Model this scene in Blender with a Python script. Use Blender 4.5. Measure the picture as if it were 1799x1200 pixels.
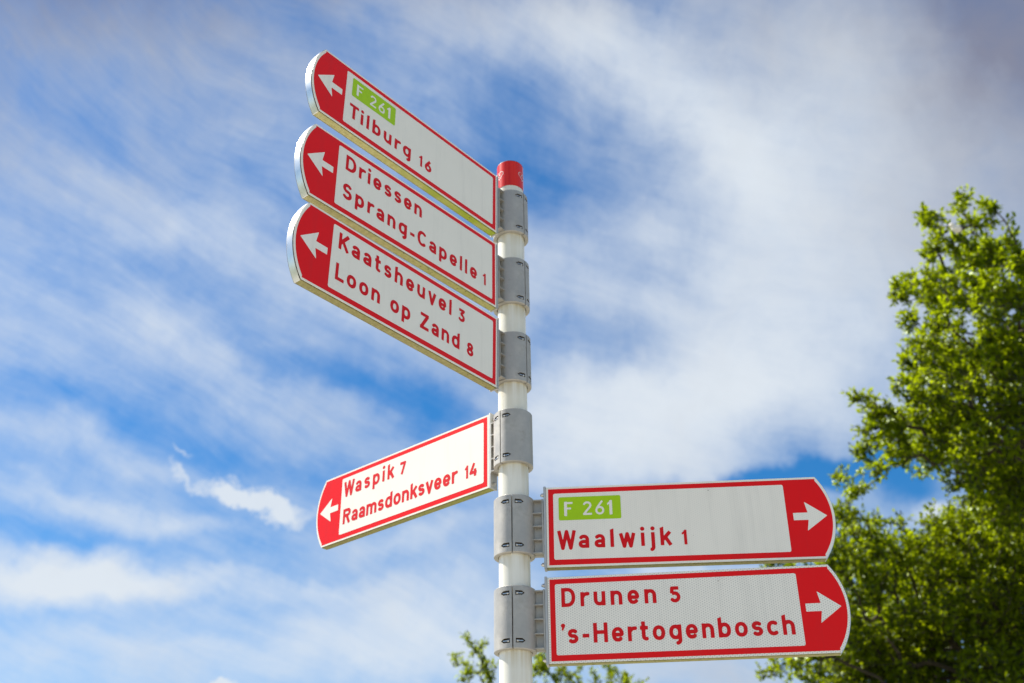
import bpy, bmesh, math, random
import numpy as np
from mathutils import Vector, Matrix

# ------------------------------------------------------------------ clear
for o in list(bpy.data.objects): bpy.data.objects.remove(o, do_unlink=True)
scene = bpy.context.scene
C = scene.collection
R = math.radians
random.seed(7)
rng = np.random.default_rng(11)

# ------------------------------------------------------------------ camera
PW, PH = 1799.0, 1200.0
EYE = 1.60
CAM = np.array([0.0, -2.50756, EYE])
PITCH, ROLL, FPX = 0.53123, -0.01151, 1888.555
_fw = np.array([0, math.cos(PITCH), math.sin(PITCH)])
_rt = np.array([1.0, 0, 0]); _up = np.cross(_rt, _fw)
RT = _rt*math.cos(ROLL)+_up*math.sin(ROLL)
UP = -_rt*math.sin(ROLL)+_up*math.cos(ROLL)
cd = bpy.data.cameras.new('camera'); cam = bpy.data.objects.new('camera', cd); C.objects.link(cam)
M4 = Matrix(((RT[0], UP[0], -_fw[0], CAM[0]), (RT[1], UP[1], -_fw[1], CAM[1]), (RT[2], UP[2], -_fw[2], CAM[2]), (0, 0, 0, 1)))
cam.matrix_world = M4
cd.sensor_width = 36; cd.lens = FPX/PW*36; cd.clip_start = .05; cd.clip_end = 3000
cd.dof.use_dof = True; cd.dof.focus_distance = 2.45; cd.dof.aperture_fstop = 4.2
scene.camera = cam

def ray(px, py):                       # direction in the world of a point seen in the photograph
    v = _fw + RT*(px-PW/2)/FPX - UP*(py-PH/2)/FPX
    return v/np.linalg.norm(v)
def place(px, py, dist): return CAM + ray(px, py)*dist

# ------------------------------------------------------------------ colour management
scene.view_settings.view_transform = 'Standard'
scene.view_settings.look = 'None'
scene.view_settings.exposure = 0.88
EXPO = 2**.88
scene.view_settings.gamma = 1.0
scene.view_settings.use_curve_mapping = False

# ------------------------------------------------------------------ node helpers
class NT:
    def __init__(s, tree): s.t = tree; s.n = tree.nodes; s.l = tree.links
    def put(s, sock, v):
        if isinstance(v, bpy.types.NodeSocket): s.l.new(v, sock)
        elif v is not None: sock.default_value = v
    def new(s, typ, **k):
        n = s.n.new(typ)
        for a, b in k.items(): setattr(n, a, b)
        return n
    def math(s, op, a, b=None, c=None, clamp=False):
        n = s.new('ShaderNodeMath', operation=op, use_clamp=clamp)
        s.put(n.inputs[0], a)
        if b is not None: s.put(n.inputs[1], b)
        if c is not None: s.put(n.inputs[2], c)
        return n.outputs[0]
    def mix(s, f, a, b):
        n = s.new('ShaderNodeMix', data_type='RGBA')
        s.put(n.inputs[0], f); s.put(n.inputs[6], a); s.put(n.inputs[7], b)
        return n.outputs[2]
    def noise(s, vec, scale, detail=4, rough=.55, dim='3D', dist=0.0):
        n = s.new('ShaderNodeTexNoise', noise_dimensions=dim)
        s.put(n.inputs['Vector'], vec); n.inputs['Scale'].default_value = scale
        n.inputs['Detail'].default_value = detail; n.inputs['Roughness'].default_value = rough
        n.inputs['Distortion'].default_value = dist
        return n
    def mapping(s, vec, loc=(0, 0, 0), rot=(0, 0, 0), scale=(1, 1, 1), typ='POINT'):
        n = s.new('ShaderNodeMapping', vector_type=typ); s.put(n.inputs[0], vec)
        n.inputs[1].default_value = loc; n.inputs[2].default_value = rot; n.inputs[3].default_value = scale
        return n.outputs[0]
    def rang(s, v, a, b, c, d, smooth=False):
        n = s.new('ShaderNodeMapRange')
        if smooth: n.interpolation_type = 'SMOOTHSTEP'
        s.put(n.inputs[0], v)
        for i, q in enumerate((a, b, c, d)): n.inputs[1+i].default_value = q
        return n.outputs[0]

# ------------------------------------------------------------------ sun
SUN_EL, SUN_AZ = 51.0, 110.0           # azimuth measured from the viewer's back towards the left
sdir = np.array([-math.sin(R(SUN_AZ))*math.cos(R(SUN_EL)), -math.cos(R(SUN_AZ))*math.cos(R(SUN_EL)), math.sin(R(SUN_EL))])
ld = bpy.data.lights.new('sun', 'SUN'); ld.energy = 4.6; ld.angle = R(.53); ld.color = (1, .95, .86)
lo = bpy.data.objects.new('sun', ld); C.objects.link(lo)
lo.rotation_euler = Vector(sdir).to_track_quat('Z', 'Y').to_euler()

# ------------------------------------------------------------------ sky
world = bpy.data.worlds.new('World'); scene.world = world; world.use_nodes = True
try: world.cycles.sampling_method = 'MANUAL'; world.cycles.sample_map_resolution = 512
except Exception: pass
W = NT(world.node_tree); W.n.clear()
sky = W.new('ShaderNodeTexSky', sky_type='NISHITA', sun_disc=False)
sky.sun_elevation = R(SUN_EL)
sky.sun_rotation = math.atan2(sdir[0], sdir[1])
sky.air_density = 1.0; sky.dust_density = .3; sky.ozone_density = 3.0
gen = W.new('ShaderNodeTexCoord').outputs['Generated']
sx = W.new('ShaderNodeSeparateXYZ'); W.put(sx.inputs[0], gen)
U = W.math('ARCTAN2', sx.outputs[0], sx.outputs[1]); V = W.math('ARCSINE', sx.outputs[2])
uv = W.new('ShaderNodeCombineXYZ'); W.put(uv.inputs[0], U); W.put(uv.inputs[1], V); uv = uv.outputs[0]
# the cloud sheet lies flat overhead: directions meet it at x/z, y/z
zc = W.math('MAXIMUM', sx.outputs[2], .12)
pl = W.new('ShaderNodeCombineXYZ')
W.put(pl.inputs[0], W.math('DIVIDE', sx.outputs[0], zc)); W.put(pl.inputs[1], W.math('DIVIDE', sx.outputs[1], zc)); pl = pl.outputs[0]
wn = W.noise(uv, 7.0, 5, .6)
off = W.new('ShaderNodeVectorMath', operation='SUBTRACT'); W.put(off.inputs[0], wn.outputs['Color']); off.inputs[1].default_value = (.5, .5, .5)
sc = W.new('ShaderNodeVectorMath', operation='MULTIPLY'); W.put(sc.inputs[0], off.outputs[0]); sc.inputs[1].default_value = (.13, .10, 0)
wuv = W.new('ShaderNodeVectorMath', operation='ADD'); W.put(wuv.inputs[0], uv); W.put(wuv.inputs[1], sc.outputs[0]); wuv = wuv.outputs[0]
def uvof(px, py):
    d = ray(px, py); return np.array([math.atan2(d[0], d[1]), math.asin(d[2])])
def blob(cx, cy, a, b, ang, amp, vec=None):
    """one patch of cloud (or clear sky) round the direction seen at (cx, cy)"""
    c = uvof(cx, cy); t = R(ang)
    e1 = uvof(cx+a*math.cos(t)*.2, cy+a*math.sin(t)*.2)-c
    e2 = uvof(cx-b*math.sin(t)*.2, cy+b*math.cos(t)*.2)-c
    v = W.mapping(wuv if vec is None else vec, (c[0], c[1], 0), (0, 0, math.atan2(e1[1], e1[0])),
                  (5*np.linalg.norm(e1), 5*np.linalg.norm(e2), 1), 'TEXTURE')
    g = W.new('ShaderNodeTexGradient', gradient_type='SPHERICAL'); W.put(g.inputs[0], v)
    return W.rang(g.outputs['Fac'], 0, 1, 0, amp, True)
def total(lst, start):
    s = start
    for q in lst: s = W.math('ADD', s, q)
    return s
BLOBS = [
 (1640, 120, 900, 480, 0, .62), (1520, 480, 560, 440, 0, .42), (1130, 735, 420, 180, -12, .80), (1290, 560, 400, 210, 20, .34), (1010, 700, 240, 120, 0, .20),
 (800, 20, 420, 110, 12, .40), (1050, 90, 250, 130, 28, .48), (1240, 200, 280, 150, 35, .34), (1330, 330, 260, 130, 45, .22),
 (180, 330, 560, 110, 20, .20), (300, 585, 600, 95, 22, .32), (70, 590, 330, 100, 16, .18), (420, 440, 420, 70, 24, .20), (560, 600, 260, 60, 28, .12),
 (690, 540, 240, 80, 24, .22), (230, 120, 620, 190, 8, .24), (60, -40, 800, 240, 4, .26), (980, 450, 280, 120, -20, .30), (1010, 550, 240, 90, 0, .26), (1180, 400, 260, 120, 30, .14),
 (120, 1003, 280, 88, 3, 1.1), (330, 1018, 480, 45, 3, .34), (220, 890, 400, 36, 12, .40), (150, 790, 420, 40, 8, .20),
 (300, 1150, 1100, 130, 0, .32), (740, 1090, 420, 200, 0, .42), (1240, 1010, 260, 60, 0, .55), (1230, 1185, 330, 80, 0, .55),
 (1650, 930, 90, 40, 0, .70), (1480, 745, 300, 80, 14, .26), (740, 940, 320, 45, -8, .24), (640, 810, 330, 45, 10, .16),
 (610, 660, 380, 60, 14, -.38), (780, 730, 220, 80, 25, -.22), (70, 465, 300, 55, 18, -.18), (270, 745, 480, 55, 10, -.22),
 (1040, 255, 420, 140, 24, -.02), (940, 180, 280, 130, 40, -.10), (930, 330, 300, 150, 0, -.14), (600, 110, 380, 120, 14, -.06),
 (1080, 612, 200, 75, 10, -.22), (1400, 838, 380, 46, -3, -.85), (1600, 868, 120, 60, 0, -.5), (1180, 480, 230, 60, 30, -.14),
 (540, 820, 330, 60, 5, -.26), (620, 985, 300, 45, 8, -.14), (40, 700, 260, 50, 10, -.12), (130, 925, 260, 30, 10, -.22), (300, 1110, 500, 40, 4, -.10),
]
dens = total([blob(*b) for b in BLOBS], .21)
# wind-drawn streaks and fine curls
sm_ = W.noise(uv, 3.0, 3, .5)
so1 = W.new('ShaderNodeVectorMath', operation='SUBTRACT'); W.put(so1.inputs[0], sm_.outputs['Color']); so1.inputs[1].default_value = (.5, .5, .5)
so2 = W.new('ShaderNodeVectorMath', operation='MULTIPLY_ADD'); W.put(so2.inputs[0], so1.outputs[0]); so2.inputs[1].default_value = (.10, .10, 0); W.put(so2.inputs[2], uv); suv = so2.outputs[0]
st = W.mapping(suv, (0, 0, 0), (0, 0, R(-21)), (1.0, .20, 1), 'TEXTURE')
st2 = W.noise(st, 3.6, 5, .55, dist=.15).outputs['Fac']
stm = W.mapping(suv, (0, 0, 0), (0, 0, R(-19)), (1.0, .13, 1), 'TEXTURE')
stf = W.noise(stm, 7.0, 8, .70, dist=.12).outputs['Fac']
cur = W.noise(suv, 8.0, 6, .60, dist=.2).outputs['Fac']
left = W.rang(U, -.25, .45, 1.0, .35)
dens = W.math('ADD', dens, W.math('MULTIPLY', W.rang(st2, .3, .7, -.08, .08), left))
dens = W.math('ADD', dens, W.math('MULTIPLY', W.rang(stf, .3, .7, -.115, .115), left))
dens = W.math('ADD', dens, W.rang(cur, .3, .7, -.17, .17))
fin = W.noise(wuv, 26.0, 7, .68, dist=.4).outputs['Fac']
dens = W.math('ADD', dens, W.rang(fin, .3, .7, -.06, .06))
# the two small bright wisps, with sharper edges of their own
wn2 = W.noise(uv, 20.0, 8, .68)
o2 = W.new('ShaderNodeVectorMath', operation='SUBTRACT'); W.put(o2.inputs[0], wn2.outputs['Color']); o2.inputs[1].default_value = (.5, .5, .5)
s2 = W.new('ShaderNodeVectorMath', operation='MULTIPLY'); W.put(s2.inputs[0], o2.outputs[0]); s2.inputs[1].default_value = (.085, .06, 0)
w2 = W.new('ShaderNodeVectorMath', operation='ADD'); W.put(w2.inputs[0], uv); W.put(w2.inputs[1], s2.outputs[0]); w2 = w2.outputs[0]
wisps = total([blob(*b, vec=w2) for b in [(320, 832, 50, 24, 35, .9), (385, 862, 80, 30, 15, 1.1), (455, 888, 110, 40, 30, 1.1), (515, 895, 100, 40, 8, .8),
               (323, 792, 56, 10, 14, .7), (392, 1207, 50, 28, 0, 1.6), (5, 85, 36, 36, 40, .7), (1170, 1000, 60, 30, 0, .7)]], 0.0)
wisps = W.math('POWER', W.rang(wisps, .0, 1.08, 0, 1), 1.15)
cover = W.rang(dens, -.38, 1.16, 0.02, .96, True)
cover = W.math('MAXIMUM', cover, W.math('MULTIPLY', wisps, .92))
grey = total([blob(*b) for b in [(1900, -150, 1000, 560, 25, 1.0), (1400, -80, 1100, 380, 0, .45), (1800, 300, 560, 480, 0, .50), (0, -120, 1200, 620, 0, 1.0), (700, -120, 800, 300, 0, .4), (1240, 1190, 300, 90, 0, .35)]], 0.0)
grey = W.math('ADD', grey, W.rang(cur, .3, .7, -.10, .10))
grey = W.math('MINIMUM', W.math('MAXIMUM', grey, 0), 1)
SKYMUL = 0.10
hsv = W.new('ShaderNodeHueSaturation'); W.put(hsv.inputs['Color'], sky.outputs[0]); hsv.inputs['Saturation'].default_value = 1.44; hsv.inputs['Value'].default_value = .77
K = SKYMUL*EXPO
cl = W.mix(grey, (.77/K, .83/K, .89/K, 1), (.26/K, .27/K, .35/K, 1))
col = W.mix(cover, hsv.outputs[0], cl)
bg = W.new('ShaderNodeBackground'); W.put(bg.inputs[0], col); bg.inputs[1].default_value = SKYMUL
wo = W.new('ShaderNodeOutputWorld'); W.put(wo.inputs[0], bg.outputs[0])

# ------------------------------------------------------------------ materials
def mat(name):
    m = bpy.data.materials.new(name); m.use_nodes = True
    t = NT(m.node_tree); p = t.n['Principled BSDF']
    return m, t, p
def objco(t): return t.new('ShaderNodeTexCoord').outputs['Object']

def sheet_mat(name, col, rough=.32, cells=0.0, spots=True, dirt=.12):
    """retroreflective sheeting: glossy top film, faint prism cells, a little dirt"""
    m, t, p = mat(name); co = objco(t)
    n = t.noise(co, 9, 5, .6).outputs['Fac']
    c = t.mix(t.rang(n, .35, .75, 0, dirt), (*col, 1), tuple(q*.72+.01 for q in col)+(1,))
    sv = t.noise(t.mapping(co, scale=(38, 38, 3.0)), 1.0, 5, .65).outputs['Fac']
    c = t.mix(t.rang(sv, .52, .80, 0, .30), c, tuple(q*.62+.02 for q in col)+(1,))
    if cells > 0:
        s = t.new('ShaderNodeSeparateXYZ'); t.put(s.inputs[0], co)
        k = 2*math.pi/.0050
        a = t.math('SINE', t.math('MULTIPLY', s.outputs[0], k))
        q1 = t.math('SINE', t.math('ADD', t.math('MULTIPLY', s.outputs[0], k*.5), t.math('MULTIPLY', s.outputs[2], k*.866)))
        q2 = t.math('SINE', t.math('SUBTRACT', t.math('MULTIPLY', s.outputs[0], k*.5), t.math('MULTIPLY', s.outputs[2], k*.866)))
        sm = t.math('ADD', t.math('ADD', a, q1), q2)
        f = t.rang(sm, .2, 2.2, 0, cells)
        c = t.mix(f, c, tuple(q*.55 for q in col)+(1,))
    if spots:
        v = t.new('ShaderNodeTexVoronoi'); t.put(v.inputs['Vector'], co); v.inputs['Scale'].default_value = 22
        sp = t.math('LESS_THAN', v.outputs['Distance'], t.rang(t.noise(co, 3.1, 2).outputs['Fac'], .5, .8, .0, .06))
        c = t.mix(t.math('MULTIPLY', sp, .5), c, (.16, .14, .10, 1))
    t.put(p.inputs['Base Color'], c)
    p.inputs['Roughness'].default_value = rough
    p.inputs['Specular IOR Level'].default_value = .22
    b = t.new('ShaderNodeBump'); b.inputs['Strength'].default_value = .08; b.inputs['Distance'].default_value = .002
    t.put(b.inputs['Height'], t.noise(co, 14, 3).outputs['Fac']); t.put(p.inputs['Normal'], b.outputs[0])
    return m
WHITE, REDC, GREENC = (.87, .825, .735), (.68, .002, .006), (.38, .62, .006)
M_white = sheet_mat('white_sheeting', WHITE, .34)
M_white_cells = sheet_mat('white_sheeting_with_cells', (.86, .82, .735), .36, .75)
M_white_faint = sheet_mat('white_sheeting_faint_cells', (.87, .825, .735), .34, .18)
M_red = sheet_mat('red_sheeting', (.80, .004, .004), .34, dirt=.2, spots=False)
M_letter = sheet_mat('red_lettering', (.68, .003, .005), .40, dirt=.2, spots=False)
M_green = sheet_mat('green_sheeting', GREENC, .36, spots=False)

def metal_mat(name, col, rough, grain=1.0, stain=0.0, metallic=1.0, bump=.15):
    m, t, p = mat(name); co = objco(t)
    n1 = t.noise(co, 60*grain, 6, .65).outputs['Fac']; n2 = t.noise(co, 12*grain, 4, .6).outputs['Fac']
    c = t.mix(t.rang(n2, .3, .7, 0, 1), tuple(q*.86 for q in col)+(1,), tuple(min(1, q*1.08) for q in col)+(1,))
    c = t.mix(t.rang(n1, .4, .75, 0, .25), c, tuple(q*.7 for q in col)+(1,))
    if stain:
        sn = t.noise(co, 26, 5, .7).outputs['Fac']
        c = t.mix(t.rang(sn, .55, .72, 0, stain), c, (.17, .13, .05, 1))
    t.put(p.inputs['Base Color'], c); p.inputs['Metallic'].default_value = metallic
    t.put(p.inputs['Roughness'], t.rang(n2, .3, .7, rough*.85, rough*1.15))
    b = t.new('ShaderNodeBump'); b.inputs['Strength'].default_value = bump; b.inputs['Distance'].default_value = .0006
    t.put(b.inputs['Height'], n1); t.put(p.inputs['Normal'], b.outputs[0])
    return m
M_cast = metal_mat('cast_aluminium', (.45, .425, .385), .5, 1.6, .22, metallic=.35, bump=.35)
M_band = metal_mat('polished_aluminium', (.78, .78, .75), .26, .6, .15, metallic=.9, bump=.05)
M_plate = metal_mat('grey_aluminium', (.52, .51, .49), .5, 1.0, .15, metallic=.5)
M_bolt = metal_mat('steel_bolt', (.62, .61, .59), .35, 1, 0, metallic=1.0)
M_gap = metal_mat('dark_core', (.05, .045, .035), .7, 1, 0, metallic=0)

def rail_mat(name, moss, k=1.0):
    """off-white channel with algae and brown specks"""
    m, t, p = mat(name); co = objco(t)
    big = t.noise(co, 5.0, 4, .6).outputs['Fac']; fine = t.noise(co, 90, 6, .7).outputs['Fac']
    s = t.new('ShaderNodeSeparateXYZ'); t.put(s.inputs[0], co)
    c = t.mix(t.rang(fine, .35, .7, 0, 1), (.66*k, .60*k, .36*k**1.6, 1), (.43*k, .38*k, .18*k**1.6, 1))
    near = t.rang(s.outputs[0], .08, .62, moss, moss*.12)
    f = t.math('MULTIPLY', t.rang(big, .38, .62, 0, 1), near, clamp=True)
    f = t.math('MAXIMUM', f, t.math('MULTIPLY', near, .35))
    c = t.mix(f, c, t.mix(fine, (.16, .24, .015, 1), (.42, .46, .03, 1)))
    v = t.new('ShaderNodeTexVoronoi'); t.put(v.inputs['Vector'], co); v.inputs['Scale'].default_value = 60
    sp = t.math('LESS_THAN', v.outputs['Distance'], t.rang(big, .4, .65, .02, .22))
    c = t.mix(t.math('MULTIPLY', sp, .65), c, (.09, .06, .02, 1))
    t.put(p.inputs['Base Color'], c); p.inputs['Roughness'].default_value = .55
    b = t.new('ShaderNodeBump'); b.inputs['Strength'].default_value = .5; b.inputs['Distance'].default_value = .001
    t.put(b.inputs['Height'], fine); t.put(p.inputs['Normal'], b.outputs[0])
    return m
M_rail = rail_mat('stained_rail', .15, .52); M_rail_moss = rail_mat('mossy_rail', 1.7, .88); M_rail_mid = rail_mat('algae_rail', .5, .82); M_rail_old = rail_mat('brown_rail', .5, .42)

def pole_mat():
    m, t, p = mat('white_pole_paint'); co = objco(t)
    s = t.new('ShaderNodeSeparateXYZ'); t.put(s.inputs[0], co)
    st = t.mapping(co, scale=(60, 60, 2.0)); n = t.noise(st, 1.0, 5, .6).outputs['Fac']
    n2 = t.noise(co, 14, 4, .6).outputs['Fac']
    c = t.mix(t.rang(n, .42, .75, 0, .42), (.79, .765, .68, 1), (.56, .50, .34, 1))
    c = t.mix(t.rang(n2, .45, .75, 0, .22), c, (.62, .58, .40, 1))
    # rusty drip marks that start under each clamp
    f = None
    for z in CLAMP_BOTTOMS:
        dz = t.math('SUBTRACT', z, s.outputs[2])
        g = t.math('MULTIPLY', t.rang(dz, 0, .045, 1, 0), t.math('GREATER_THAN', dz, -.01))
        f = g if f is None else t.math('MAXIMUM', f, g)
    f = t.math('MULTIPLY', f, t.rang(n, .38, .66, 0, .75))
    c = t.mix(f, c, (.50, .40, .20, 1))
    t.put(p.inputs['Base Color'], c); p.inputs['Roughness'].default_value = .28
    return m

def simple(name, col, rough=.5, scale=20, var=.3):
    m, t, p = mat(name); co = objco(t)
    n = t.noise(co, scale, 5, .6).outputs['Fac']
    t.put(p.inputs['Base Color'], t.mix(t.rang(n, .3, .7, 0, 1), (*col, 1), tuple(q*(1-var) for q in col)+(1,)))
    p.inputs['Roughness'].default_value = rough
    return m

# ------------------------------------------------------------------ mesh helpers
def link(name, me, m, parent=None, loc=None, label=None):
    o = bpy.data.objects.new(name, me); C.objects.link(o)
    if m and not me.materials: me.materials.append(m)
    if parent: o.parent = parent
    if loc is not None: o.location = loc
    if label: o['label'] = label
    return o
def mesh(name, vs, fs, smooth=False):
    me = bpy.data.meshes.new(name); me.from_pydata([tuple(map(float, v)) for v in vs], [], fs)
    if smooth:
        for p in me.polygons: p.use_smooth = True
    me.update(); return me
def bm_mesh(name, bm, smooth=False):
    me = bpy.data.meshes.new(name); bmesh.ops.recalc_face_normals(bm, faces=bm.faces)
    bm.to_mesh(me); bm.free()
    if smooth:
        for p in me.polygons: p.use_smooth = True
    return me
def add_box(bm, x0, x1, y0, y1, z0, z1, bev=0):
    r = bmesh.ops.create_cube(bm, size=1)
    for v in r['verts']:
        v.co = ((x0+x1)/2+v.co.x*(x1-x0), (y0+y1)/2+v.co.y*(y1-y0), (z0+z1)/2+v.co.z*(z1-z0))
    if bev:
        es = list({e for v in r['verts'] for e in v.link_edges})
        bmesh.ops.bevel(bm, geom=es, offset=bev, segments=2, affect='EDGES')
def extrude_outline(name, pts, y0, y1, bev=0):
    """flat outline in x/z extruded between y0 and y1"""
    bm = bmesh.new()
    vs = [bm.verts.new((x, y0, z)) for x, z in pts]
    f = bm.faces.new(vs)
    r = bmesh.ops.extrude_face_region(bm, geom=[f])
    for v in [g for g in r['geom'] if isinstance(g, bmesh.types.BMVert)]: v.co.y = y1
    if bev:
        bmesh.ops.recalc_face_normals(bm, faces=bm.faces)
        es = [e for e in bm.edges if abs(e.verts[0].co.y-e.verts[1].co.y) < 1e-7]
        bmesh.ops.bevel(bm, geom=es, offset=bev, segments=2, affect='EDGES')
    return bm_mesh(name, bm)
def thing(name, label, cat, loc, rz=0, group=None):
    o = bpy.data.objects.new(name, None); C.objects.link(o)
    o.empty_display_size = .1; o.location = loc; o.rotation_euler = (0, 0, rz)
    o['label'] = label; o['category'] = cat
    if group: o['group'] = group
    return o

# ------------------------------------------------------------------ lettering: stroked glyphs, outlined by marching squares
SW = .190; HS = SW/2; XH = .74
def arc(cx, cy, rx, ry, a0, a1, n=18, e=2.25):
    out = []
    for i in range(n+1):
        a = R(a0+(a1-a0)*i/n); c, s = math.cos(a), math.sin(a)
        out.append((cx+rx*math.copysign(abs(c)**(2/e), c), cy+ry*math.copysign(abs(s)**(2/e), s)))
    return out
def L(*p): return ('l', list(p))
def ASC(x, top=1.03): return ('p', [(x-HS, 0), (x+HS, 0), (x+HS, top), (x-HS, top-.07)])   # stem with slanted head
def glyphs():
    G = {}
    h = HS; r = .31-h; ry = XH/2-h
    G['o'] = (.62, [('l', arc(.31, XH/2, r, ry, 0, 360, 40))])
    def stem(x, t=XH): return ('p', [(x-h, 0), (x+h, 0), (x+h, t), (x-h, t)])
    archn = lambda x0, x1, yc=.40: ('l', arc((x0+x1)/2, yc, (x1-x0)/2, XH-h-yc, 180, 0)+[(x1, 0)])
    G['n'] = (.60, [stem(h), archn(h, .60-h)])
    G['h'] = (.60, [ASC(h), archn(h, .60-h)])
    G['m'] = (.92, [stem(h), archn(h, .46, .42), archn(.46, .92-h, .42)])
    G['r'] = (.42, [stem(h), ('l', arc(.37, .36, .37-h, XH-h-.36, 180, 82))])
    G['u'] = (.60, [stem(.60-h), ('l', [(h, XH)]+[(x, XH-y) for x, y in arc(.30, .40, .30-h, XH-h-.40, 180, 0)])])
    bowl = ('l', arc(.31, XH/2, r, ry, 0, 360, 40))
    G['b'] = (.62, [ASC(h), bowl]); G['p'] = (.62, [('p', [(0, -.26), (SW, -.26), (SW, XH), (0, XH)]), bowl])
    G['d'] = (.62, [ASC(.62-h), bowl])
    G['g'] = (.62, [bowl, ('l', [(.62-h, XH), (.62-h, -.02)]+arc(.30, -.02, .62-h-.30, .17, 0, -75, 10))])
    G['a'] = (.56, [('l', [(.56-h, 0), (.56-h, .44)]+arc(.28, .44, .28-h, XH-h-.44, 0, 150, 14)), ('l', arc(.28, .225, .28-h, .225-h, 0, 360, 30))])
    G['e'] = (.60, [('l', [(.04, .355), (.54, .355)]), ('l', [(.60-h, .355)]+arc(.30, XH/2, .30-h, ry, 2, 318, 34))])
    G['c'] = (.56, [('l', arc(.31, XH/2, r, ry, 48, 312, 30))])
    sp = arc(.27, XH-h-.135, .165, .135, 28, 250, 14, 2)+arc(.27, h+.145, .175, .145, 70, -150, 14, 2)
    G['s'] = (.54, [('l', sp)])
    G['S'] = (.64, [('l', arc(.32, 1-h-.20, .21, .20, 25, 250, 16, 2)+arc(.32, h+.21, .225, .21, 70, -155, 16, 2))])
    G['t'] = (.42, [('l', [(.17, .97), (.17, .22)]+arc(.31, .22, .14, .22-h, 180, 285, 8)), L((0, XH-h), (.40, XH-h))])
    G['k'] = (.58, [ASC(h), L((.52, XH), (.10, .28)), L((.26, .46), (.53, 0))])
    G['K'] = (.70, [stem(h, 1), L((.62, 1.0), (.10, .36)), L((.27, .56), (.62, 0))])
    G['l'] = (SW, [ASC(h)])
    G['i'] = (.20, [stem(.10), ('c', .10, .95, .112)])
    G['j'] = (.26, [('l', [(.16, XH), (.16, -.05)]+arc(.02, -.05, .14, .16, 0, -80, 8)), ('c', .16, .95, .112)])
    G['v'] = (.62, [L((.085, XH), (.31, .0), (.535, XH))]); G['w'] = (.86, [L((.085, XH), (.26, 0.02), (.43, XH-.04), (.60, 0.02), (.775, XH))])
    G['W'] = (.98, [L((.08, 1), (.28, .02), (.49, .94), (.70, .02), (.90, 1))])
    G['T'] = (.66, [L((0, 1-h), (.66, 1-h)), stem(.33, 1)])
    G['L'] = (.58, [stem(h, 1), L((0, h), (.58, h))])
    G['Z'] = (.66, [L((.02, 1-h), (.64, 1-h)), L((0, h), (.66, h)), L((.56, 1-h), (.10, h))])
    G['F'] = (.56, [stem(h, 1), L((0, 1-h), (.56, 1-h)), L((0, .52), (.46, .52))])
    G['H'] = (.72, [stem(h, 1), stem(.72-h, 1), L((h, .52), (.72-h, .52))])
    G['R'] = (.70, [stem(h, 1), ('l', [(h, 1-h), (.38, 1-h)]+arc(.38, .725, .22, 1-h-.725, 90, -90, 14)+[(h, .725*2-(1-h))]), L((.36, .50), (.60, 0))])
    G['D'] = (.72, [stem(h, 1), ('l', [(h, 1-h), (.30, 1-h)]+arc(.30, .5, .42-h, .5-h, 90, -90, 24)+[(h, h)])])
    G['C'] = (.68, [('l', arc(.37, .5, .37-h, .5-h, 45, 315, 34))])
    G['-'] = (.36, [L((.01, .37), (.35, .37))]); G["'"] = (.20, [('c', .10, .92, .11), ('p', [(.07, .90), (.21, .92), (.10, .66), (.02, .70)])])
    G[' '] = (.30, [])
    G['1'] = (.32, [('p', [(.32-SW, 0), (.32, 0), (.32, 1), (.32-SW*.75, 1), (.32-SW, .93)]), ('p', [(.0, .80), (.0, .66), (.20, .78), (.20, .96)])])
    G['2'] = (.62, [('l', arc(.30, .70, .215, .30-h, 165, -30, 18, 2)+[(.09, h+.02)]), L((.02, h), (.60, h))])
    G['3'] = (.62, [('l', [(.05, 1-h), (.52, 1-h), (.28, .60)]+arc(.29, .315, .235, .315-h, 85, -150, 18, 2))])
    G['4'] = (.68, [L((.42, 1.0), (.07, .30), (.66, .30)), L((.50, .56), (.50, 0))])
    G['5'] = (.62, [('l', [(.55, 1-h), (.14, 1-h), (.12, .57)]), ('l', [(.12, .55)]+arc(.29, .34, .235, .34-h, 100, -150, 18, 2))])
    G['6'] = (.64, [('l', arc(.32, .32, .32-h, .32-h, 0, 360, 34, 2.1)), ('l', [(.50, 1-.02), (.30, .72), (.11, .44)])])
    G['7'] = (.58, [L((.0, 1-h), (.52, 1-h), (.20, 0))])
    G['8'] = (.62, [('l', arc(.31, .735, .19, .265-h, 0, 360, 28, 2)), ('l', arc(.31, .29, .31-h, .29-h, 0, 360, 32, 2.1))])
    return G
GL = glyphs()
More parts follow.
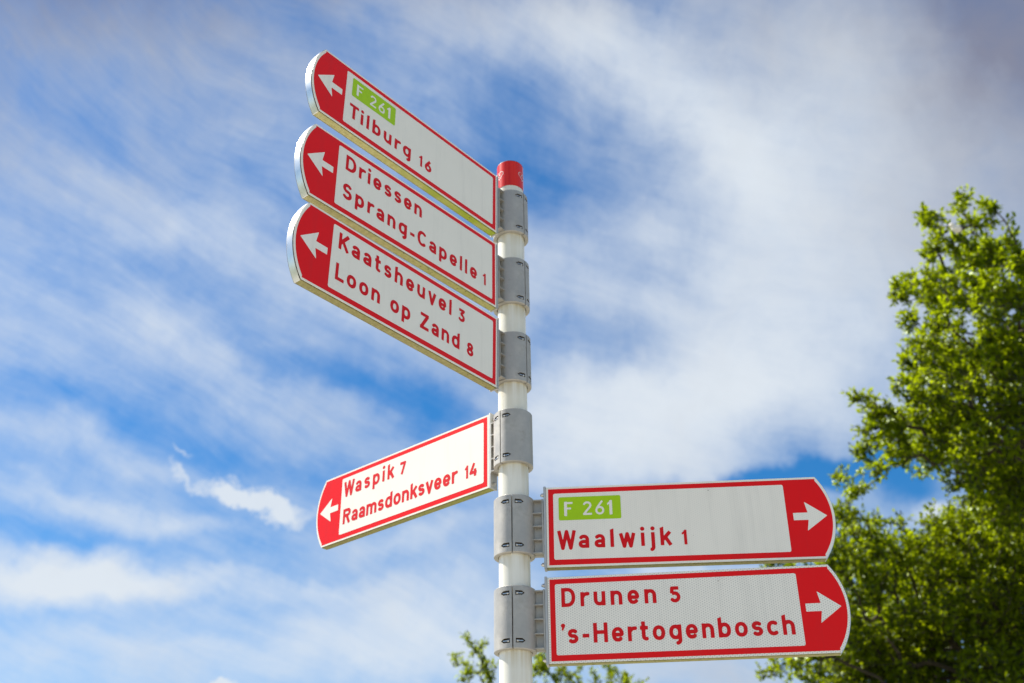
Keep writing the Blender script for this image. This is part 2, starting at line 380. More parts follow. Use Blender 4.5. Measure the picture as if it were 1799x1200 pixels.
def sdf_glyph(prims, P, hs):
    d = np.full(P.shape[0], 1e9)
    for pr in prims:
        if pr[0] == 'l':
            pts = pr[1]; closed = math.dist(pts[0], pts[-1]) < 1e-6
            for i in range(len(pts)-1):
                a = np.array(pts[i]); b = np.array(pts[i+1]); ln = np.linalg.norm(b-a)
                if ln < 1e-7: continue
                u = (b-a)/ln; q = P-(a+b)/2
                x = np.abs(q@u)-ln/2; y = np.abs(q@np.array([-u[1], u[0]]))-hs
                dd = np.hypot(np.maximum(x, 0), np.maximum(y, 0))+np.minimum(np.maximum(x, y), 0)
                d = np.minimum(d, dd)
            js = range(0 if closed else 1, len(pts)-1)
            for i in js: d = np.minimum(d, np.hypot(P[:, 0]-pts[i][0], P[:, 1]-pts[i][1])-hs)
        elif pr[0] == 'c':
            d = np.minimum(d, np.hypot(P[:, 0]-pr[1], P[:, 1]-pr[2])-pr[3])
        elif pr[0] == 'p':
            pts = np.array(pr[1]); n = len(pts)
            dd = np.full(P.shape[0], 1e9); ins = np.zeros(P.shape[0], bool)
            for i in range(n):
                a, b = pts[i], pts[(i+1) % n]; e = b-a; w = P-a
                t = np.clip((w@e)/(e@e), 0, 1); dd = np.minimum(dd, np.hypot(*(w-t[:, None]*e).T))
                cr = (a[1] > P[:, 1]) != (b[1] > P[:, 1])
                xi = a[0]+(P[:, 1]-a[1])/(b[1]-a[1]+1e-12)*(b[0]-a[0]); ins ^= cr & (P[:, 0] < xi)
            d = np.minimum(d, np.where(ins, -dd, dd))
    return d
def march(F, xs, ys):
    """filled marching squares of F<0 -> (verts, faces)"""
    vid = {}; vs = []; fs = []
    def V_(x, y):
        k = (round(x, 6), round(y, 6))
        if k not in vid: vid[k] = len(vs); vs.append((x, y))
        return vid[k]
    ny, nx = F.shape; ins = F < 0
    for j in range(ny-1):
        i = 0
        while i < nx-1:
            c = (ins[j, i], ins[j, i+1], ins[j+1, i+1], ins[j+1, i])
            if not any(c): i += 1; continue
            pos = [(xs[i], ys[j], F[j, i]), (xs[i+1], ys[j], F[j, i+1]), (xs[i+1], ys[j+1], F[j+1, i+1]), (xs[i], ys[j+1], F[j+1, i])]
            poly = []
            for k in range(4):
                a, b = pos[k], pos[(k+1) % 4]
                if a[2] < 0: poly.append(V_(a[0], a[1]))
                if (a[2] < 0) != (b[2] < 0):
                    t = a[2]/(a[2]-b[2]); poly.append(V_(a[0]+(b[0]-a[0])*t, a[1]+(b[1]-a[1])*t))
            pp = []
            for q in poly:
                if q not in pp: pp.append(q)
            if len(pp) >= 3: fs.append(pp)
            i += 1
    return vs, fs
_gc = {}
def glyph_mesh(ch, hs=HS):
    k = (ch, hs)
    if k not in _gc:
        w, prims = GL[ch]
        if not prims: _gc[k] = ([], [])
        else:
            st = .026
            xs = np.arange(-.08, w+.10, st); ys = np.arange(-.34, 1.14, st)
            X, Y = np.meshgrid(xs, ys); F = sdf_glyph(prims, np.stack([X.ravel(), Y.ravel()], 1), hs).reshape(X.shape)
            F = np.where(np.abs(F) < 1e-9, -1e-6, F)
            _gc[k] = march(F, xs, ys)
    return _gc[k]
def text_mesh(text, width, cap, mapf, hs=HS):
    """lettering of given total width and cap height; mapf turns (x, y) into a 3-D point"""
    KERN = {'Wa': -.14, 'Ti': -.08, 'Ka': -.06, 'Lo': -.03, 'p-': -.02, 'r ': -.05, 'ks': -.03, 've': -.03, 'sv': -.03, '-C': -.02, "'s": -.08}
    kern = [KERN.get(text[i:i+2], 0)*cap for i in range(len(text)-1)]+[0]
    nat = sum(GL[c][0] for c in text)*cap+sum(kern)
    gap = (width-nat)/max(1, len(text)-1)
    out, x = [], 0.0
    for i_, c in enumerate(text):
        v, f = glyph_mesh(c, hs)
        if v:
            nm = 'digit' if c.isdigit() else 'hyphen' if c == '-' else 'apostrophe' if c == "'" else 'letter'
            out.append((nm, mesh(nm, [mapf(x+q[0]*cap, q[1]*cap) for q in v], f)))
        x += GL[c][0]*cap+gap+kern[i_]
    return out

# ------------------------------------------------------------------ ground, far below the frame
m_bounce_pave, t, p = mat('bounce_paving'); co = objco(t)
br = t.new('ShaderNodeTexBrick'); t.put(br.inputs[0], co); br.inputs['Scale'].default_value = 3.3
br.inputs['Color1'].default_value = (.50, .46, .39, 1); br.inputs['Color2'].default_value = (.42, .39, .33, 1); br.inputs['Mortar'].default_value = (.2, .18, .15, 1)
br.inputs['Mortar Size'].default_value = .012
t.put(p.inputs['Base Color'], br.outputs[0]); p.inputs['Roughness'].default_value = .85
m_grass = simple('grass', (.075, .105, .028), .9, 3, .4)
def sheet(name, x0, x1, y0, y1, z, m):
    o = link(name, mesh(name, [(x0, y0, z), (x1, y0, z), (x1, y1, z), (x0, y1, z)], [(0, 1, 2, 3)]), m)
    o['kind'] = 'structure'; return o
sheet('ground', -1500, 1500, -1500, 1500, 0, m_grass)
sheet('bounce_pavement', -14, 12, -13, 4.6, .004, m_bounce_pave)  # unseen pale slab, added to bounce sunlight up onto the sign faces

# ------------------------------------------------------------------ pole
SIGN_Z = [z+EYE for z in (1.88943, 1.64515, 1.40092, 1.16942, .93745, .70804)]
CLAMP_H = .147; PR = .0385; CR = .0500
CLAMP_Z = [EYE+z for z in (1.8811, 1.6437, 1.4033, 1.1736, .9381, .7100)]
CLAMP_BOTTOMS = [z-CLAMP_H/2 for z in CLAMP_Z]
POLE_TOP = EYE+2.0715
def lathe(name, prof, n=96, smooth=True, a0=0, a1=360):
    vs, fs = [], []; full = abs(a1-a0) >= 359.9; m = n if full else n+1
    for r, z in prof:
        for i in range(m):
            a = R(a0+(a1-a0)*i/n); vs.append((r*math.cos(a), r*math.sin(a), z))
    for k in range(len(prof)-1):
        for i in range(n):
            j = (i+1) % m if full else i+1
            fs.append((k*m+i, k*m+j, (k+1)*m+j, (k+1)*m+i))
    return mesh(name, vs, fs, smooth)
pole = thing('signpost_pole', 'round white painted pole with a red band round its top, carrying all six signs', 'pole', (0, 0, 0))
M_pole = pole_mat()
link('pole_shaft', lathe('pole_shaft', [(PR-.0005, 0), (PR-.0005, POLE_TOP-.004)]), M_pole, pole)
M_cap = simple('dark_cap', (.10, .06, .055), .5)
link('top_cap', lathe('top_cap', [(0.0001, POLE_TOP+.003), (PR-.004, POLE_TOP+.003), (PR-.001, POLE_TOP+.0015), (PR+.0004, POLE_TOP-.001), (PR-.0002, POLE_TOP-.003)]), M_cap, pole)
mr, t, p = mat('red_band_film'); co = objco(t)
stv = t.mapping(co, scale=(160, 160, 1.2)); nn = t.noise(stv, 1, 3, .5).outputs['Fac']
t.put(p.inputs['Base Color'], t.mix(t.rang(nn, .35, .7, 0, 1), (.74, .022, .008, 1), (.58, .008, .005, 1))); p.inputs['Roughness'].default_value = .22
p.inputs['Specular IOR Level'].default_value = .3; p.inputs['Coat Weight'].default_value = .15; p.inputs['Coat Roughness'].default_value = .12
BAND0 = EYE+1.9797
band = link('red_band', lathe('red_band', [(PR+.0003, BAND0), (PR+.0003, POLE_TOP-.0015)]), mr, pole)
# white outline hearts printed round the band
hp = []
for i in range(41):
    a = 2*math.pi*i/40+math.pi
    hp.append((.060*16*math.sin(a)**3/16*.5, .060*(13*math.cos(a)-5*math.cos(2*a)-2*math.cos(3*a)-math.cos(4*a))/17*.5))
hp = [(x*.52, y*.55) for x, y in hp]
curl = [(.004*math.cos(q)-.001, .004*math.sin(q)-.001) for q in np.linspace(0.4, 5.2, 14)]
gx = np.arange(-.021, .021, .0005); GX, GY = np.meshgrid(gx, gx)
FH = sdf_glyph([('l', hp), ('l', curl)], np.stack([GX.ravel(), GY.ravel()], 1), .0008).reshape(GX.shape)
hv, hf = march(FH, gx, gx)
m_hw = simple('white_print', (.78, .72, .70), .4)
for ang in (-144, -27, 90):
    rr = PR+.0006
    vs = [(rr*math.cos(R(ang)+x/rr), rr*math.sin(R(ang)+x/rr), BAND0+.046+y) for x, y in hv]
    link('heart_emblem', mesh('heart_emblem', vs, hf), m_hw, band)

# ------------------------------------------------------------------ clamp half (shell with pockets cut in) built once
M_pocket_shade = metal_mat('pocket_shade_aluminium', (.13, .11, .08), .75, 1.6, .5, metallic=.1)  # shade painted into the clamp pockets: darker colour on their inner faces
def clamp_half_mesh():
    # half shell on the +x side, seam plane x = 0
    bm = bmesh.new(); n = 40; g = .0015
    a0 = math.asin(g/CR)
    prof = [(PR+.0012, -CLAMP_H/2), (CR-.0012, -CLAMP_H/2), (CR, -CLAMP_H/2+.0012), (CR, CLAMP_H/2-.0012), (CR-.0012, CLAMP_H/2), (PR+.0012, CLAMP_H/2)]
    rings = []
    for i in range(n+1):
        a = -math.pi/2+a0+(math.pi-2*a0)*i/n
        rings.append([bm.verts.new((r*math.cos(a), r*math.sin(a), z)) for r, z in prof])
    for i in range(n):
        for k in range(len(prof)):
            k2 = (k+1) % len(prof)
            bm.faces.new((rings[i][k], rings[i][k2], rings[i+1][k2], rings[i+1][k]))
    bm.faces.new(rings[0]); bm.faces.new(rings[-1][::-1])
    me = bm_mesh('clamp_half', bm)
    tmp = bpy.data.objects.new('tmp', me); C.objects.link(tmp)
    bm = bmesh.new()
    for sy in (-1, 1):
        for z in (CLAMP_H/2-.018, -CLAMP_H/2+.018):
            # pocket: flat-ended by the seam, pointed away from it
            pts = [(.0070, -.0054), (.0070, .0054), (.0225, .0054), (.0300, .0), (.0225, -.0054)]   # along arc from seam, height
            lo_, hi_ = [], []
            for s, h in pts:
                a = sy*(math.pi/2-s/CR)
                lo_.append(bm.verts.new(((CR-.0100)*math.cos(a), (CR-.0100)*math.sin(a), z+h)))
                hi_.append(bm.verts.new(((CR+.004)*math.cos(a), (CR+.004)*math.sin(a), z+h)))
            bm.faces.new(lo_); bm.faces.new(hi_[::-1])
            for k in range(5):
                k2 = (k+1) % 5; bm.faces.new((lo_[k], hi_[k], hi_[k2], lo_[k2]))
    cm = bm_mesh('cut', bm); cut = bpy.data.objects.new('cut', cm); C.objects.link(cut)
    md = tmp.modifiers.new('b', 'BOOLEAN'); md.operation = 'DIFFERENCE'; md.object = cut; md.solver = 'EXACT'
    dg = bpy.context.evaluated_depsgraph_get()
    out = bpy.data.meshes.new_from_object(tmp.evaluated_get(dg)); out.name = 'clamp_half'
    bpy.data.objects.remove(tmp, do_unlink=True); bpy.data.objects.remove(cut, do_unlink=True)
    for pg in out.polygons:
        c = pg.center; rr = math.hypot(c.x, c.y)
        pg.use_smooth = rr > CR-.0006 and abs(pg.normal.z) < .3 and abs(pg.normal.x*c.x+pg.normal.y*c.y)/rr > .95
    ln = []
    for pg in out.polygons:
        for li in pg.loop_indices:
            co_ = out.vertices[out.loops[li].vertex_index].co
            if pg.use_smooth: q = Vector((co_.x, co_.y, 0)).normalized()
            else: q = pg.normal.copy()
            ln.append(q)
    for pg in out.polygons: pg.use_smooth = True
    out.normals_split_custom_set(ln)
    out.materials.clear(); out.materials.append(M_cast); out.materials.append(M_pocket_shade)
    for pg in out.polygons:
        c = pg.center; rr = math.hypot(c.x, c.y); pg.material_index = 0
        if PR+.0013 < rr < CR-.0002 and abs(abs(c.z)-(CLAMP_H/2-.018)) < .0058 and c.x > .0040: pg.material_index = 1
    return out
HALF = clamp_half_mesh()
def bolt_mesh():
    bm = bmesh.new()
    bmesh.ops.create_cone(bm, cap_ends=True, segments=16, radius1=.0034, radius2=.0034, depth=.0045)
    bmesh.ops.create_cone(bm, cap_ends=True, segments=6, radius1=.0022, radius2=.0022, depth=.014, matrix=Matrix.Translation((0, 0, .006)))
    return bm_mesh('bolt', bm)
BOLT = bolt_mesh(); BOLT.materials.append(M_bolt)
def screw_mesh():
    bm = bmesh.new()
    rot = Matrix.Rotation(R(90), 4, 'Y')
    bmesh.ops.create_cone(bm, cap_ends=True, segments=20, radius1=.0062, radius2=.0062, depth=.0014, matrix=Matrix.Translation((-.0007, 0, 0)) @ rot)
    bmesh.ops.create_cone(bm, cap_ends=True, segments=6, radius1=.0046, radius2=.0046, depth=.0045, matrix=Matrix.Translation((-.0036, 0, 0)) @ rot)
    bmesh.ops.create_cone(bm, cap_ends=True, segments=12, radius1=.0024, radius2=.0024, depth=.003, matrix=Matrix.Translation((-.0070, 0, 0)) @ rot)
    return bm_mesh('screw', bm)
SCREW = screw_mesh(); SCREW.materials.append(M_bolt)

# ------------------------------------------------------------------ direction signs
T = .0124                               # half thickness
def arc_pts(x0, hz, sag, n=28, inset=0.0):
    rr = (hz*hz+sag*sag)/(2*sag); cx = x0+sag-rr; a = math.asin(hz/rr)
    r2 = rr-inset
    a2 = math.asin(min(1, (hz-inset)/r2))
    return [(cx+r2*math.cos(q), r2*math.sin(q)) for q in np.linspace(-a2, a2, n)]
def rounded_rect(x0, x1, z0, z1, r, n=5):
    out = []
    for cx, cz, a0 in ((x1-r, z0+r, -90), (x1-r, z1-r, 0), (x0+r, z1-r, 90), (x0+r, z0+r, 180)):
        out += [(cx+r*math.cos(R(a0+90*i/n)), cz+r*math.sin(R(a0+90*i/n))) for i in range(n+1)]
    return out
def flat(name, pts, y, side):
    vs = [(x, y, z) for x, z in pts]
    idx = list(range(len(pts))); 
    return mesh(name, vs, [idx if side < 0 else idx[::-1]])
def band_strip(name, x0, hz, sag, th, w):
    o_, i_ = arc_pts(x0, hz, sag, 40), arc_pts(x0-th, hz, sag, 40)
    bm = bmesh.new(); R4 = []
    for a, b in zip(o_, i_):
        R4.append([bm.verts.new((a[0], -w, a[1])), bm.verts.new((a[0], w, a[1])), bm.verts.new((b[0], w, b[1])), bm.verts.new((b[0], -w, b[1]))])
    for k in range(len(R4)-1):
        for j in range(4):
            j2 = (j+1) % 4; f = bm.faces.new((R4[k][j], R4[k][j2], R4[k+1][j2], R4[k+1][j])); f.smooth = j in (0, 2)
    bm.faces.new(R4[0]); bm.faces.new(R4[-1][::-1])
    for k in range(len(R4)-1):
        for j in range(4):
            ed = bm.edges.get((R4[k][j], R4[k+1][j]))
            if ed: ed.smooth = False
    return bm_mesh(name, bm)
def sign(label, th, z, tilt, r0, Ln, H, cz, lines, badge, white, rail, redlabel=None, text_hs=HS):
    side = 1 if math.cos(th) < 0 else -1            # which local y side faces the viewer
    root = thing('direction_sign', label, 'sign', (0, 0, z), th, 'direction signs on the pole')
    tl = Matrix.Rotation(-tilt, 4, 'Y')
    hz = H/2; sag = .0335
    def add(name, me, m, par=None, lb=None):
        o = link(name, me, m, par or root, None, lb)
        if not me.get('tilted'):
            me.transform(tl); me['tilted'] = 1
        return o
    e = .0007
    X0 = r0
    body = [(X0, -hz+.0016), (X0+Ln-.002, -hz+.0016)]+[(x-.0035, q*.985) for x, q in arc_pts(X0+Ln, hz, sag)][1:-1]+[(X0+Ln-.002, hz-.0016), (X0, hz-.0016)]
    add('core', extrude_outline('core', body, -T+.0012, T-.0012), M_gap)
    face = [(X0, -hz), (X0+Ln, -hz)]+arc_pts(X0+Ln, hz, sag, 36)[1:-1]+[(X0+Ln, hz), (X0, hz)]
    fs_ = add('face_sheet', extrude_outline('face_sheet', face, side*(T-.0012), side*T, .0003), white)
    add('back_sheet', extrude_outline('back_sheet', face, -side*(T-.0012), -side*T, .0003), M_plate)
    def rail_me(name, z0, z1):
        bm = bmesh.new(); add_box(bm, X0, X0+Ln-.0012, -T+.0032, T-.0032, z0, z1, .0004); return bm_mesh(name, bm)
    add('bottom_rail', rail_me('bottom_rail', -hz-.0012, -hz+.0014), rail)
    add('top_rail', rail_me('top_rail', hz-.0014, hz+.0012), rail)
    add('end_band', band_strip('end_band', X0+Ln+.0012, hz+.0010, sag, .0024, T-.0030), M_band)
    # printed layers
    y1 = side*(T+.00025)
    rim = .0052
    red = [(X0+rim, -hz+rim), (X0+Ln-.001, -hz+rim)]+arc_pts(X0+Ln-rim+.0005, hz-rim, sag-.001, 36)[1:-1]+[(X0+Ln-.001, hz-rim), (X0+rim, hz-rim)]
    rf = add('red_field', flat('red_field', red, y1, side), M_red)
    px0, px1 = X0+.0175, X0+.5755
    add('white_panel', flat('white_panel', rounded_rect(px0, px1, -hz+.0185, hz-.0172, .0045), side*(T+.0005), side), white)
    ac = .0028
    # arrow: tip, barbs, notches, shaft
    tip = X0+Ln+.0165
    ap = [(tip, 0), (tip-.0500, .0365), (tip-.0447, .0092), (tip-.0790, .0092), (tip-.0790, -.0092), (tip-.0447, -.0092), (tip-.0500, -.0365)]
    F_ = np.arange(tip-.085, tip+.006, .0012), np.arange(-.045, .045, .0012)
    GX_, GY_ = np.meshgrid(*F_); S_ = sdf_glyph([('p', [(x*1.0, q) for x, q in ap])], np.stack([GX_.ravel(), GY_.ravel()], 1), 0).reshape(GX_.shape)
    # slightly rounded corners
    S_ = np.where(np.abs(S_) < 1e-9, -1e-6, S_)
    av, af = march(S_, *F_)
    add('arrow', mesh('arrow', [(x, side*(T+.0005), q+ac) for x, q in av], af), white)
    bo = None
    if badge:
        b0, b1 = (X0+.0305, X0+.1825) if side < 0 else (X0+.4050, X0+.5555)
        bo = add('route_badge', flat('route_badge', rounded_rect(b0, b1, .0148, .0750, .004), side*(T+.0008), side), M_green, None)
        f0 = b0+.0135 if side < 0 else b1-.0145
        mf = lambda x, q: (f0-side*x, side*(T+.0011), .0255+q)
        for nm, me in text_mesh('F 261', .1175, .0372, mf, .068): add(nm, me, white, bo)
    for txt, s0, s1, base, cap in lines:
        base = base+.0004
        f0 = X0+s0
        mf = (lambda x, q, f0=f0, base=base: (f0-side*x, side*(T+.0008), base+q))
        for nm, me in text_mesh(txt, abs(s1-s0), cap, mf, .112 if cap < .04 else text_hs): add(nm, me, M_letter)
    # end plate and its screws, ladder bracket
    bm = bmesh.new(); add_box(bm, X0-.0068, X0-.0006, -T-.0008, T+.0008, -hz-.0020, hz+.0030, .0007)
    ep = add('end_plate', bm_mesh('end_plate', bm), M_plate)
    for zz in (hz-.0150, -hz+.0110):
        o = link('screw', SCREW, None, ep); o.location = tl @ Vector((X0-.0069, 0, zz))
    dz = cz-z
    def lk(name, me, m, par=None, loc=None): return link(name, me, m, par or root, loc)
    bm = bmesh.new(); hh = CLAMP_H/2-.004
    add_box(bm, CR-.004, X0-.0071, -.003, .003, dz-hh, dz+hh)
    add_box(bm, X0-.0110, X0-.0072, -.0150, .0150, dz-hh-.002, dz+hh+.002, .0008)
    br_ = lk('bracket', bm_mesh('bracket', bm), M_cast)
    for k in range(5):
        zz = dz-hh+.002+(2*hh-.004)*k/4
        bm = bmesh.new(); add_box(bm, CR-.0065, X0-.0112, -.0165, .0165, -.0015, .0015, .0005)
        lk('rib', bm_mesh('rib', bm), M_cast, br_, (0, 0, zz))
    cl_ = bpy.data.objects.new('clamp', None)
    for k in range(2):
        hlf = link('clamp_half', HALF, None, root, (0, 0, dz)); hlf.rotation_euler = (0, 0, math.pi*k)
        for sy in (-1, 1):
            for zz in (CLAMP_H/2-.018, -CLAMP_H/2+.018):
                a = sy*(math.pi/2-.0115/CR)
                b = link('bolt', BOLT, None, hlf, ((CR-.0040)*math.cos(a), (CR-.0040)*math.sin(a), zz))
                b.rotation_euler = Vector((-math.sin(a), math.cos(a), 0)).to_track_quat('Z', 'Y').to_euler() if sy < 0 else Vector((math.sin(a), -math.cos(a), 0)).to_track_quat('Z', 'Y').to_euler()
    bpy.data.objects.remove(cl_)
    return root
B1, B2, CAP, NC = .028, -.0575, .0455, .0368
mm = .001
sign('topmost sign pointing left, green F 261 badge above the red word Tilburg 16', 4.01264, SIGN_Z[0], .0085, .0755, .6485, .2040, CLAMP_Z[0],
     [('Tilburg', .558, .343, B2, CAP), ('16', .312, .266, B2, NC)], True, M_white, M_rail_moss, text_hs=.099)
sign('second sign from the top pointing left, lettered Driessen and Sprang-Capelle 1', 4.01086, SIGN_Z[1], -.0010, .0780, .6500, .2115, CLAMP_Z[1],
     [('Driessen', .551, .291, B1, CAP), ('Sprang-Capelle', .554, .079, B2, CAP), ('1', .0555, .0440, B2, NC)], False, M_white, M_rail_mid, text_hs=.099)
sign('third sign from the top pointing left, lettered Kaatsheuvel 3 and Loon op Zand 8', 4.01607, SIGN_Z[2], .0125, .0765, .6490, .2100, CLAMP_Z[2],
     [('Kaatsheuvel', .5565, .177, B1, CAP), ('3', .1505, .122, B1, NC), ('Loon op Zand', .558, .144, B2, CAP), ('8', .116, .089, B2, NC)], False, M_white, M_rail, text_hs=.099)
sign('sunlit sign pointing left away from the viewer, lettered Waspik 7 and Raamsdonksveer 14', 2.43290, SIGN_Z[3], -.0040, .0730, .6500, .2078, CLAMP_Z[3],
     [('Waspik', .566, .356, B1, CAP), ('7', .332, .304, B1, NC), ('Raamsdonksveer', .562, .112, B2, CAP), ('14', .084, .041, B2, NC)], False, M_white, M_rail_old, text_hs=.099)
sign('upper of the two right-pointing signs, green F 261 badge above the red word Waalwijk 1', -.10047, SIGN_Z[4], -.0114, .0806, .6534, .2048, CLAMP_Z[4],
     [('Waalwijk', .026, .299, B2, CAP), ('1', .324, .337, B2, NC)], True, M_white_faint, M_rail)
sign('lowest sign pointing right with dotted sheeting, lettered Drunen 5 and \'s-Hertogenbosch', -.12153, SIGN_Z[5], -.0029, .0790, .6500, .2020, CLAMP_Z[5],
     [('Drunen', .032, .253, B1, CAP), ('5', .285, .308, B1, NC), ("'s-Hertogenbosch", .0295, .5575, B2, CAP)], False, M_white_cells, M_rail)

# ------------------------------------------------------------------ trees
def leaf_mat(name, a, b, trans):
    m, t, p = mat(name); m.node_tree.nodes.remove(p)
    at = t.new('ShaderNodeAttribute', attribute_name='tone'); f = at.outputs['Fac']
    c = t.mix(f, (*a, 1), (*b, 1))
    d = t.new('ShaderNodeBsdfDiffuse'); t.put(d.inputs[0], c)
    tr = t.new('ShaderNodeBsdfTranslucent'); t.put(tr.inputs[0], t.mix(f, (*[q*.6 for q in trans], 1), (*trans, 1)))
    g = t.new('ShaderNodeBsdfGlossy'); g.inputs['Roughness'].default_value = .5; g.inputs[0].default_value = (.12, .14, .08, 1)
    m1 = t.new('ShaderNodeMixShader'); m1.inputs[0].default_value = .54; t.put(m1.inputs[1], d.outputs[0]); t.put(m1.inputs[2], tr.outputs[0])
    fr = t.new('ShaderNodeFresnel'); fr.inputs[0].default_value = 1.45
    m2 = t.new('ShaderNodeMixShader'); t.put(m2.inputs[0], fr.outputs[0]); t.put(m2.inputs[1], m1.outputs[0]); t.put(m2.inputs[2], g.outputs[0])
    t.put(t.n['Material Output'].inputs[0], m2.outputs[0])
    return m
M_leaf = leaf_mat('leaves', (.034, .070, .003), (.235, .315, .003), (.54, .66, .005))
M_leaf_y = leaf_mat('young_leaves', (.14, .21, .006), (.30, .38, .008), (.55, .66, .008))
M_bark = simple('bark', (.085, .065, .045), .9, 30, .5)

def skeleton(base, tips, crown_c, n_trunk=7):
    """branching skeleton: every tip joins the nearest node that already lies nearer the foot"""
    base = np.array(base, float); tips = np.array(tips, float)
    top = np.array(crown_c, float)
    N = [base]; par = [-1]; path = [0.0]
    for i in range(1, n_trunk+1):
        q = base+(top-base)*i/n_trunk; q[:2] += rng.normal(0, .05, 2)
        path.append(path[-1]+np.linalg.norm(q-N[-1])); par.append(len(N)-1); N.append(q)
    order = np.argsort(np.linalg.norm(tips-top, axis=1))
    NA = np.zeros((len(N)+len(tips)*4, 3)); PA = np.zeros(len(NA)); n = len(N)
    NA[:n] = N; PA[:n] = path
    par = par+[0]*(len(NA)-n)
    for k in order:
        tpt = tips[k]
        d = np.linalg.norm(NA[:n]-tpt, axis=1)
        up = (NA[:n, 2]-tpt[2])
        cost = d+.22*PA[:n]+np.maximum(0, up)*.6
        j = int(np.argmin(cost)); seg = max(1, min(3, int(d[j]/.28)))
        a = NA[j].copy(); prev = j
        for s in range(1, seg+1):
            f = s/seg; q = a+(tpt-a)*f
            if s < seg: q = q+rng.normal(0, .05*d[j]**.5, 3)+np.array([0, 0, -.04*math.sin(f*math.pi)])
            if n >= len(NA): break
            NA[n] = q; PA[n] = PA[prev]+np.linalg.norm(q-NA[prev]); par[n] = prev; prev = n; n += 1
    NA = NA[:n]; par = par[:n]
    cnt = np.zeros(n); ch = np.zeros(n, int)
    for i in range(n-1, 0, -1):
        if ch[i] == 0: cnt[i] = 1
        cnt[par[i]] += cnt[i]; ch[par[i]] += 1
    rad = .0042*cnt**.47
    return NA, par, rad
def tube_mesh(name, NA, par, rad, keep, sides=6):
    vs, fs = [], []
    for i in keep:
        j = par[i]
        if j < 0: continue
        a, b = NA[j], NA[i]; ax = b-a; ln = np.linalg.norm(ax)
        if ln < 1e-5: continue
        ax = ax/ln; u = np.cross(ax, (0, 0, 1)) if abs(ax[2]) < .95 else np.cross(ax, (1, 0, 0)); u /= np.linalg.norm(u); w = np.cross(ax, u)
        b0 = len(vs); ra = min(rad[j], rad[i]*1.7)
        for c, r_ in ((a, ra), (b+ax*rad[i]*.3, rad[i])):
            for s in range(sides):
                q = 2*math.pi*s/sides; vs.append(c+(u*math.cos(q)+w*math.sin(q))*r_)
        for s in range(sides):
            s2 = (s+1) % sides; fs.append((b0+s, b0+s2, b0+sides+s2, b0+sides+s))
    return mesh(name, vs, fs, True)
def leaf_mesh(name, centres, axis, normal, size, tone):
    """folded leaves: 6 vertices, 4 triangles each"""
    n = len(centres)
    axis = axis/np.linalg.norm(axis, axis=1)[:, None]
    sidev = np.cross(axis, normal); sidev /= np.linalg.norm(sidev, axis=1)[:, None]+1e-9
    nr = np.cross(sidev, axis); s = size[:, None]; wd = s*rng.uniform(.24, .33, n)[:, None]
    base = centres; tip = centres+axis*s-nr*s*.10
    l = centres+axis*s*.48+sidev*wd+nr*s*.10; r = centres+axis*s*.48-sidev*wd+nr*s*.10
    mid = centres+axis*s*.50
    V4 = np.stack([base, r, tip, l, mid], 1).reshape(-1, 3)
    k = np.arange(n)[:, None]*5
    tri = np.concatenate([k+[0, 1, 4], k+[1, 2, 4], k+[4, 2, 3], k+[0, 4, 3]], 1).reshape(-1)
    me = bpy.data.meshes.new(name); me.vertices.add(n*5); me.vertices.foreach_set('co', V4.ravel().astype(np.float32))
    nt = n*4; me.loops.add(nt*3); me.loops.foreach_set('vertex_index', tri.astype(np.int32))
    me.polygons.add(nt); me.polygons.foreach_set('loop_start', (np.arange(nt)*3).astype(np.int32))
    a = me.attributes.new('tone', 'FLOAT', 'POINT'); a.data.foreach_set('value', np.repeat(tone, 5).astype(np.float32))
    me.update(calc_edges=True); me.validate()
    return me
